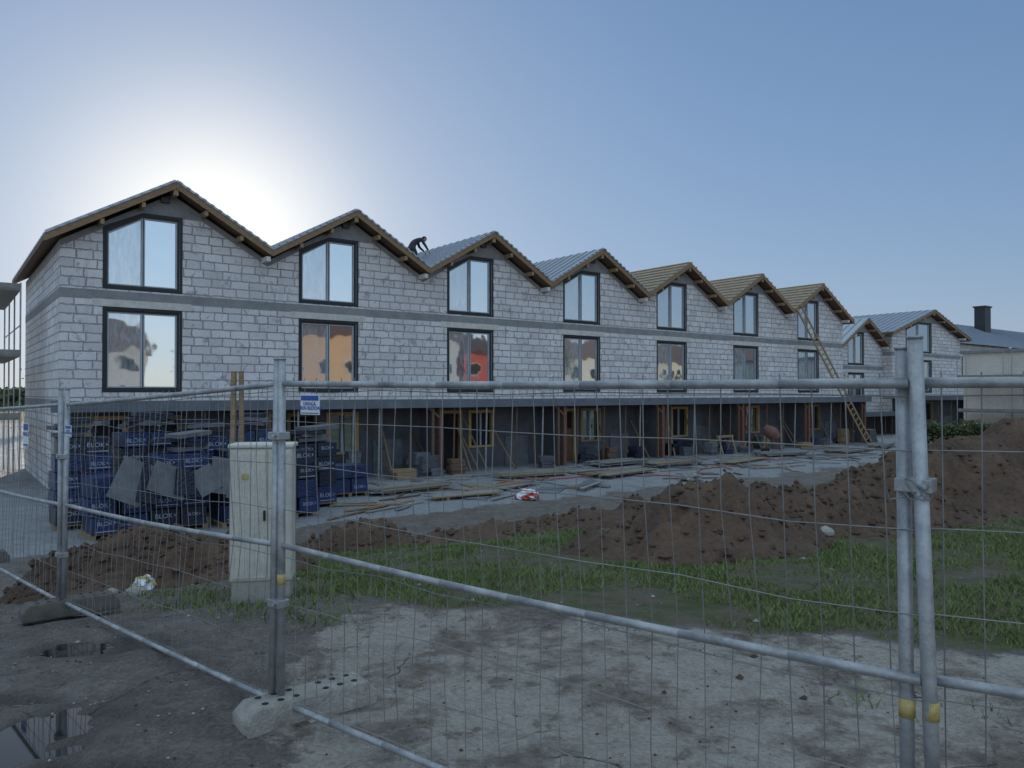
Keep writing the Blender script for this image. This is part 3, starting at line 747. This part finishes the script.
# ---------------------------------------------------------------- yard clutter
def planks(u,v,rz,n,L,layers=2,m=('wood','woodd','board')):
    x,y=W(u,v); E=empty('timber_stack',(x,y,gz(x,y)),math.radians(37.1)+rz); mb=MB()
    for s in(-L*.3,L*.3): mb.bx((s-.05,-n*.08,-.02),(s+.05,n*.08,.08),'wood')
    for l in range(layers):
        for i in range(n): mb.box((random.uniform(-.15,.15),(i-n/2)*.16+random.uniform(-.03,.03),.10+l*.05),(L*random.uniform(.8,1),.13,.035),random.choice(m),rz=random.uniform(-.04,.04))
    mb.obj('planks',E)
for a in ((11.5,20.5,.1,6,3,2),(14,19.2,.3,5,3.6,1),(17,21.5,-.1,7,3,2),(12.2,18.3,-.05,4,2.6,1),(20,19.8,.15,6,3.5,2),(24,21,0,5,3,3),(28,20.5,.2,6,4,1),(32,21.3,-.2,6,3,3),(37,20.5,.1,6,4,2),(16.5,17.9,.5,3,2.2,1),(22.5,22.6,.05,6,3,3),(41,21,.3,6,3,3)): planks(*a,m=('board','board','wood','greyblock'))
mb=MB()
for i in range(120):
    u=random.uniform(8,44); v=random.uniform(17.2,23.3); x,y=W(u,v); L=random.uniform(.6,3)
    mb.box((x,y,gz(x,y)+.03),(L,random.choice((.05,.1,.14)),.03),random.choice(('wood','woodd','board','board','greyblock')),rz=random.uniform(-3,3),ry=random.uniform(-.01,.01))
mb.obj('scattered_boards')
mb=MB()
for i in range(34):
    u=random.uniform(8,44); v=random.uniform(18,23); x,y=W(u,v)
    mb.box((x,y,gz(x,y)+.018),(random.uniform(.8,1.6),random.uniform(.6,1.2),.02),random.choice(('board','greyblock','greyblock','conc')),rz=random.uniform(0,3))
mb.obj('laid_sheets')
kinds=['blued','blue','greyblock','greyblock','woodd','wood','blued','dgrey']
for i in range(40):
    u=random.uniform(8.5,46); v=random.uniform(23.4,24.8); x,y=W(u,v); n_=random.randint(2,5)
    mb=MB(); z=-1.25; m=random.choice(kinds); sx=random.uniform(.4,.9)
    for k in range(n_):
        h=random.uniform(.10,.24); mb.box((random.uniform(-.05,.05),random.uniform(-.05,.05),z+h/2),(sx*random.uniform(.8,1.1),.5,h-.006),m,rz=random.uniform(-.15,.15)); z+=h
    mb.obj('stacked_building_material',loc=(x,y,0),rz=math.radians(37.1)+random.uniform(-.4,.4),bevel=.01)
mb=MB()
for i in range(30):
    u=random.uniform(9,46); x0,y0=W(u,24.2); x1,y1=W(u+random.uniform(-.6,.6),25.1)
    mb.beam((x0,y0,-1.25),(x1,y1,random.uniform(.2,1.1)),.06,.04,random.choice(('wood','woodd','woodd')))
mb.obj('leaning_timbers')
for (u,v) in ((30.5,23.2),):
    E=empty('sawhorse',(*W(u,v),-1.25),math.radians(37)); mb=MB(); mb.bx((-.6,-.05,.85),(.6,.05,.95),'wood')
    for s in(-.5,.5):
        for q in(-.3,.3): mb.beam((s,q,0),(s,q*.1,.86),.07,.04,'wood')
        mb.beam((s,-.2,.3),(s,.2,.3),.05,.03,'wood')
    mb.obj('frame',E)
E=empty('cement_mixer',(*W(33,22.2),-1.25),math.radians(60)); mb=MB()
for s in(-.3,.3): mb.tube((s,-.4,0),(s*.6,0,.8),.025,'rust',8); mb.tube((s,.4,.12),(s*.6,0,.8),.025,'rust',8); mb.tube((s-.03,.4,.14),(s+.03,.4,.14),.15,'hose',14)
mb.tube((0,-.25,.75),(0,0,.95),.17,'rust',16,.33); mb.tube((0,0,.95),(0,.22,1.12),.33,'rust',16,.30); mb.tube((0,.22,1.12),(0,.42,1.28),.30,'rust',16,.18,False); mb.obj('mixer',E,smooth=False)
def blob(name,x,y,z,s,mats,seed,sq=.5):
    bm=bmesh.new(); bmesh.ops.create_icosphere(bm,subdivisions=4,radius=s)
    for v_ in bm.verts:
        f=1+.55*noise.fractal(v_.co*(2.2/s)*.5+Vector((seed,0,0)),1,2,4); v_.co*=f; v_.co.z*=sq; v_.co.z=max(v_.co.z,-s*sq*.6)
    me=bpy.data.meshes.new(name); bm.to_mesh(me); bm.free()
    for m in mats: me.materials.append(M[m])
    for p in me.polygons: p.material_index=1 if (len(mats)>1 and noise.noise(p.center*(1.5/s)+Vector((seed,3,1)))>.05) else 0
    o=bpy.data.objects.new(name,me); COL.objects.link(o); o.location=(x,y,z+s*sq*.6); return o
d=21.5; blob('plastic_sack',.42,d,-1.23,.30,['white','red'],2,.6)
blob('plastic_sack',6.1,26,-1.23,.35,['board'],4,.5)
x,y=-4.02,8.3; blob('plastic_bag',x,y,gz(x,y)+.02,.10,['white','yellow'],5,.9)
x,y=-4.3,8.45; blob('plastic_bag',x,y,gz(x,y)+.02,.05,['white'],7,.7)
mb=MB(); pts=[]
for i in range(60):
    t=i/59; u=14+t*16; v=19.5+1.0*math.sin(t*9)+.4*math.sin(t*23); x,y=W(u,v); pts.append((x,y,gz(x,y)+.03))
mb.path(pts,.02,'red',6); mb.obj('hose')

# ---------------------------------------------------------------- ladder
E=empty('wooden_ladder',O1,math.radians(37.1)); mb=MB()
b=Vector((38.2,-2.1,-1.25)); t_=Vector((33.3,-.62,6.6)); 
sd=(t_-b).cross(Vector((0,1,0))).normalized()*.23
mb.beam(b-sd,t_-sd,.06,.09,'wood'); mb.beam(b+sd,t_+sd,.06,.09,'wood')
for i in range(1,27): p=b.lerp(t_,i/27); mb.beam(p-sd,p+sd,.045,.045,'wood')
mb.obj('rails_and_rungs',E)

# ---------------------------------------------------------------- scaffolding
def scaffold(loc,x0,x1,y0,y1,levels,top,bays,rail=True):
    E=empty('scaffolding',loc,math.radians(37.1)); mb=MB()
    for i in range(bays+1):
        t=i/bays
        for s in(0,1):
            X=x0+(x1-x0)*s; Y=y0+(y1-y0)*t
            mb.tube((X,Y,-1.3),(X,Y,top),.025,'galv',8)
    for z in levels:
        mb.bx((x0,y0,z),(x1,y1,z+.06),'board')
        if rail and z<levels[-1]:
            for s in (0,1): mb.tube(((x0,x1)[s],y0,z+1.0),((x0,x1)[s],y1,z+1.0),.02,'galv',6)
        mb.bx((x0,y0-.03,z+.06),(x1,y0-.004,z+.22),'board')
        mb.bx((x0-.03,y0,z+.061),(x0-.001,y1,z+.22),'board')
    mb.obj('tubes_and_decks',E)
scaffold(O1,-4.9,-3.7,3.4,10.5,(.9,2.9,5.0),5.25,3)
scaffold((*W(52,9),0),-2.6,-1.35,6.5,11.5,(.6,2.6),4.2,2)

E=empty('plot_boundary_fence',(0,0,0)); mb=MB()
A=W(47,15);Bq=W(25,1.5)
for i in range(10):
    t=i/9; x=A[0]+(Bq[0]-A[0])*t; y=A[1]+(Bq[1]-A[1])*t; zz=gz(x,y); mb.tube((x,y,zz),(x,y,zz+1.5),.025,'darkmetal',6)
    if i<9:
        x2=A[0]+(Bq[0]-A[0])*(i+1)/9; y2=A[1]+(Bq[1]-A[1])*(i+1)/9; z2_=gz(x2,y2)
        for h in(.2,.45,.7,.95,1.2,1.45): mb.tube((x,y,zz+h),(x2,y2,z2_+h),.004,'darkmetal',4)
mb.obj('posts_and_wires',E)

# ---------------------------------------------------------------- roofer
M['cloth']=simple('dark_workwear',(.03,.032,.04),.9,.3,12,.3); M['skin']=simple('skin',(.42,.25,.18),.6,.1,12,0)
M['hair']=simple('dark_knit_cap',(.02,.018,.018),.9,.3,20,.3)
pl=Matrix.Rotation(math.radians(37.1),4,'Z'); rp=Matrix.Translation(O1)@pl@Vector((10.35,3.0,zroof(-1.65)))
RW=empty('roofer',rp,math.radians(37.1))
def skin(name,nodes,edges,mat,root=0,sub=2):
    me=bpy.data.meshes.new(name); me.from_pydata([n_[0] for n_ in nodes],edges,[]); o=bpy.data.objects.new(name,me); COL.objects.link(o); o.parent=RW
    md=o.modifiers.new('skin','SKIN'); md.use_smooth_shade=True
    for i,n_ in enumerate(nodes):
        r=n_[1]; me.skin_vertices[0].data[i].radius=(r,r) if not hasattr(r,'__len__') else r
        me.skin_vertices[0].data[i].use_root=(i==root)
    s=o.modifiers.new('sub','SUBSURF'); s.levels=sub; s.render_levels=sub
    me.materials.append(mat); return o
sl30=math.tan(math.radians(30.3))
def gr(x): return x*sl30
nod=[((-.22,0,.66),(.19,.16))]; ed=[]
for s in(-1,1):
    k=len(nod); xf=.0 if s>0 else -.14
    nod+=[((-.18,s*.11,.62),.125),((xf+.14,s*.17,.42+gr(xf)),.085),((xf-.06,s*.15,.10+gr(xf)),.055),((xf+.14,s*.16,.06+gr(xf+.14)),.045)]
    ed+=[(0,k),(k,k+1),(k+1,k+2),(k+2,k+3)]
k=len(nod); nod+=[((-.04,0,.84),(.18,.16)),((.17,0,.98),(.20,.15)),((.30,0,1.04),(.09,.09)),((.38,0,1.06),(.06,.06))]; ed+=[(0,k),(k,k+1),(k+1,k+2),(k+2,k+3)]
for s in(-1,1):
    j=len(nod); nod+=[((.24,s*.18,.98),.08),((.38,s*.25,.74),.06),((.58,s*.17,.56),.04)]; ed+=[(k+1,j),(j,j+1),(j+1,j+2)]
skin('body',nod,ed,M['cloth'])
for s in(-1,1):
    P=Vector((.58,s*.17,.56)); nn=[(tuple(P),.028),(tuple(P+Vector((.045,0,-.06))),.034)]; ee=[(0,1)]
    for f in range(4):
        a=len(nn); o_=Vector((.0,(f-1.5)*.021,0)); L_=(.030,.036,.034,.026)[f]
        q0=P+Vector((.07,0,-.10))+o_; nn+=[(tuple(q0),.0095),(tuple(q0+Vector((.010,0,-L_))),.009),(tuple(q0+Vector((-.005,0,-L_*2))),.008)]; ee+=[(1,a),(a,a+1),(a+1,a+2)]
    a=len(nn); q0=P+Vector((.03,-s*.042,-.065)); nn+=[(tuple(q0),.011),(tuple(q0+Vector((.02,-s*.012,-.035))),.009)]; ee+=[(1,a),(a,a+1)]
    skin('hand',nn,ee,M['skin'],1,1)
bm=bmesh.new(); bmesh.ops.create_uvsphere(bm,u_segments=24,v_segments=16,radius=.112)
for v_ in bm.verts:
    c_=v_.co; c_.y*=.78; c_.z*=1.12
    if c_.z<-.04: c_.x*=.85; c_.y*=.85
    if c_.x>.07 and abs(c_.y)<.02 and -.03<c_.z<.02: c_.x+=.022
    if c_.x>.06 and .02<abs(c_.y)<.05 and .005<c_.z<.03: c_.x-=.008
me=bpy.data.meshes.new('head'); bm.to_mesh(me); bm.free(); me.materials.append(M['skin']); me.materials.append(M['hair'])
for p in me.polygons:
    p.use_smooth=True; p.material_index=1 if (p.center.z>.035 or p.center.x<-.02) else 0
o=bpy.data.objects.new('head',me); COL.objects.link(o); o.parent=RW; o.location=(.47,0,1.07); o.rotation_euler=(0,math.radians(50),0)
mb=MB()
for s in(-1,1): mb.box((.0,s*.088,-.005),(.03,.018,.055),'skin')
for s in(-1,1): mb.tube((.091,s*.033,.012),(.099,s*.033,.012),.010,'dark',8)
mb.box((.093,0,-.05),(.012,.045,.010),'red')
h=mb.obj('ears_eyes_mouth',RW,bevel=.004); h.location=(.47,0,1.07); h.rotation_euler=(0,math.radians(50),0)

# ---------------------------------------------------------------- light, sky, camera
AZ=-21.5; EL=10.5
sd=Vector((math.sin(math.radians(AZ))*math.cos(math.radians(EL)),math.cos(math.radians(AZ))*math.cos(math.radians(EL)),math.sin(math.radians(EL))))
w=bpy.data.worlds.new('World'); S.world=w; w.use_nodes=True; nt=w.node_tree
def wn(t,**k):
    n=nt.nodes.new(t)
    for a,b_ in k.items(): setattr(n,a,b_)
    return n
sky=wn('ShaderNodeTexSky'); sky.sky_type='NISHITA'; sky.sun_disc=False
sky.sun_elevation=math.radians(EL); sky.sun_rotation=math.radians(AZ)
sky.air_density=1.0; sky.dust_density=.1; sky.ozone_density=2.0; sky.altitude=0
def vm(op,a,b_=None,out=0):
    n=wn('ShaderNodeVectorMath',operation=op)
    for i,v in enumerate((a,b_)):
        if v is None: continue
        if isinstance(v,bpy.types.NodeSocket): nt.links.new(v,n.inputs[i])
        else: n.inputs[i].default_value=v
    return n.outputs[out]
def mt(op,a,b_):
    n=wn('ShaderNodeMath',operation=op)
    for i,v in enumerate((a,b_)):
        if isinstance(v,bpy.types.NodeSocket): nt.links.new(v,n.inputs[i])
        else: n.inputs[i].default_value=v
    return n.outputs[0]
def scl(vec,f):
    n=wn('ShaderNodeVectorMath',operation='SCALE')
    if isinstance(vec,bpy.types.NodeSocket): nt.links.new(vec,n.inputs[0])
    else: n.inputs[0].default_value=vec
    nt.links.new(f,n.inputs['Scale']); return n.outputs[0]
# soft shoulder on the very bright solar side  c' = A*c/(c+B)
B_=3.2
c1=vm('DIVIDE',sky.outputs[0],vm('ADD',sky.outputs[0],(B_,B_,B_)))
c2=vm('MULTIPLY',c1,(4.0,4.75,6.4))
tc=wn('ShaderNodeTexCoord'); sp=wn('ShaderNodeSeparateXYZ'); nt.links.new(tc.outputs['Generated'],sp.inputs[0])
def mr_(sock,a,b_,lo,hi):
    n=wn('ShaderNodeMapRange',interpolation_type='SMOOTHSTEP'); nt.links.new(sock,n.inputs['Value'])
    n.inputs['From Min'].default_value=a; n.inputs['From Max'].default_value=b_; n.inputs['To Min'].default_value=lo; n.inputs['To Max'].default_value=hi; return n.outputs[0]
# added fill light: sky brightened and warmed overhead and opposite the sun
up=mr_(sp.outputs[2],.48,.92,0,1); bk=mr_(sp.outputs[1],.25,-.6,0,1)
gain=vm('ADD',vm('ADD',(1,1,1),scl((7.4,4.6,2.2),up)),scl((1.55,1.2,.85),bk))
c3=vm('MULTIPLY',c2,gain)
# solar aureole in the haze
dt=mt('MAXIMUM',vm('DOT_PRODUCT',tc.outputs['Generated'],tuple(sd),1),0.0)
au=vm('ADD',scl((4.2,3.6,2.3),mt('POWER',dt,95.0)),scl((1.2,1.0,.6),mt('POWER',dt,14.0)))
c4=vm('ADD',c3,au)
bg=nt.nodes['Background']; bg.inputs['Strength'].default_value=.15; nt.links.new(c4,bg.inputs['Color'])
L=bpy.data.lights.new('sun','SUN'); L.energy=3.5; L.angle=math.radians(.5); L.color=(1,.86,.68)
lo=bpy.data.objects.new('sun',L); COL.objects.link(lo); lo.rotation_euler=sd.to_track_quat('Z','Y').to_euler(); lo.location=(0,0,30)
cam=bpy.data.cameras.new('camera'); cam.lens=760/1024*36; cam.sensor_width=36; cam.clip_start=.05; cam.clip_end=3000
co=bpy.data.objects.new('camera',cam); COL.objects.link(co); co.location=(0,0,1.75); co.rotation_euler=(math.radians(90.68),0,0); S.camera=co
S.view_settings.view_transform='Standard'; S.view_settings.look='None'; S.view_settings.exposure=0
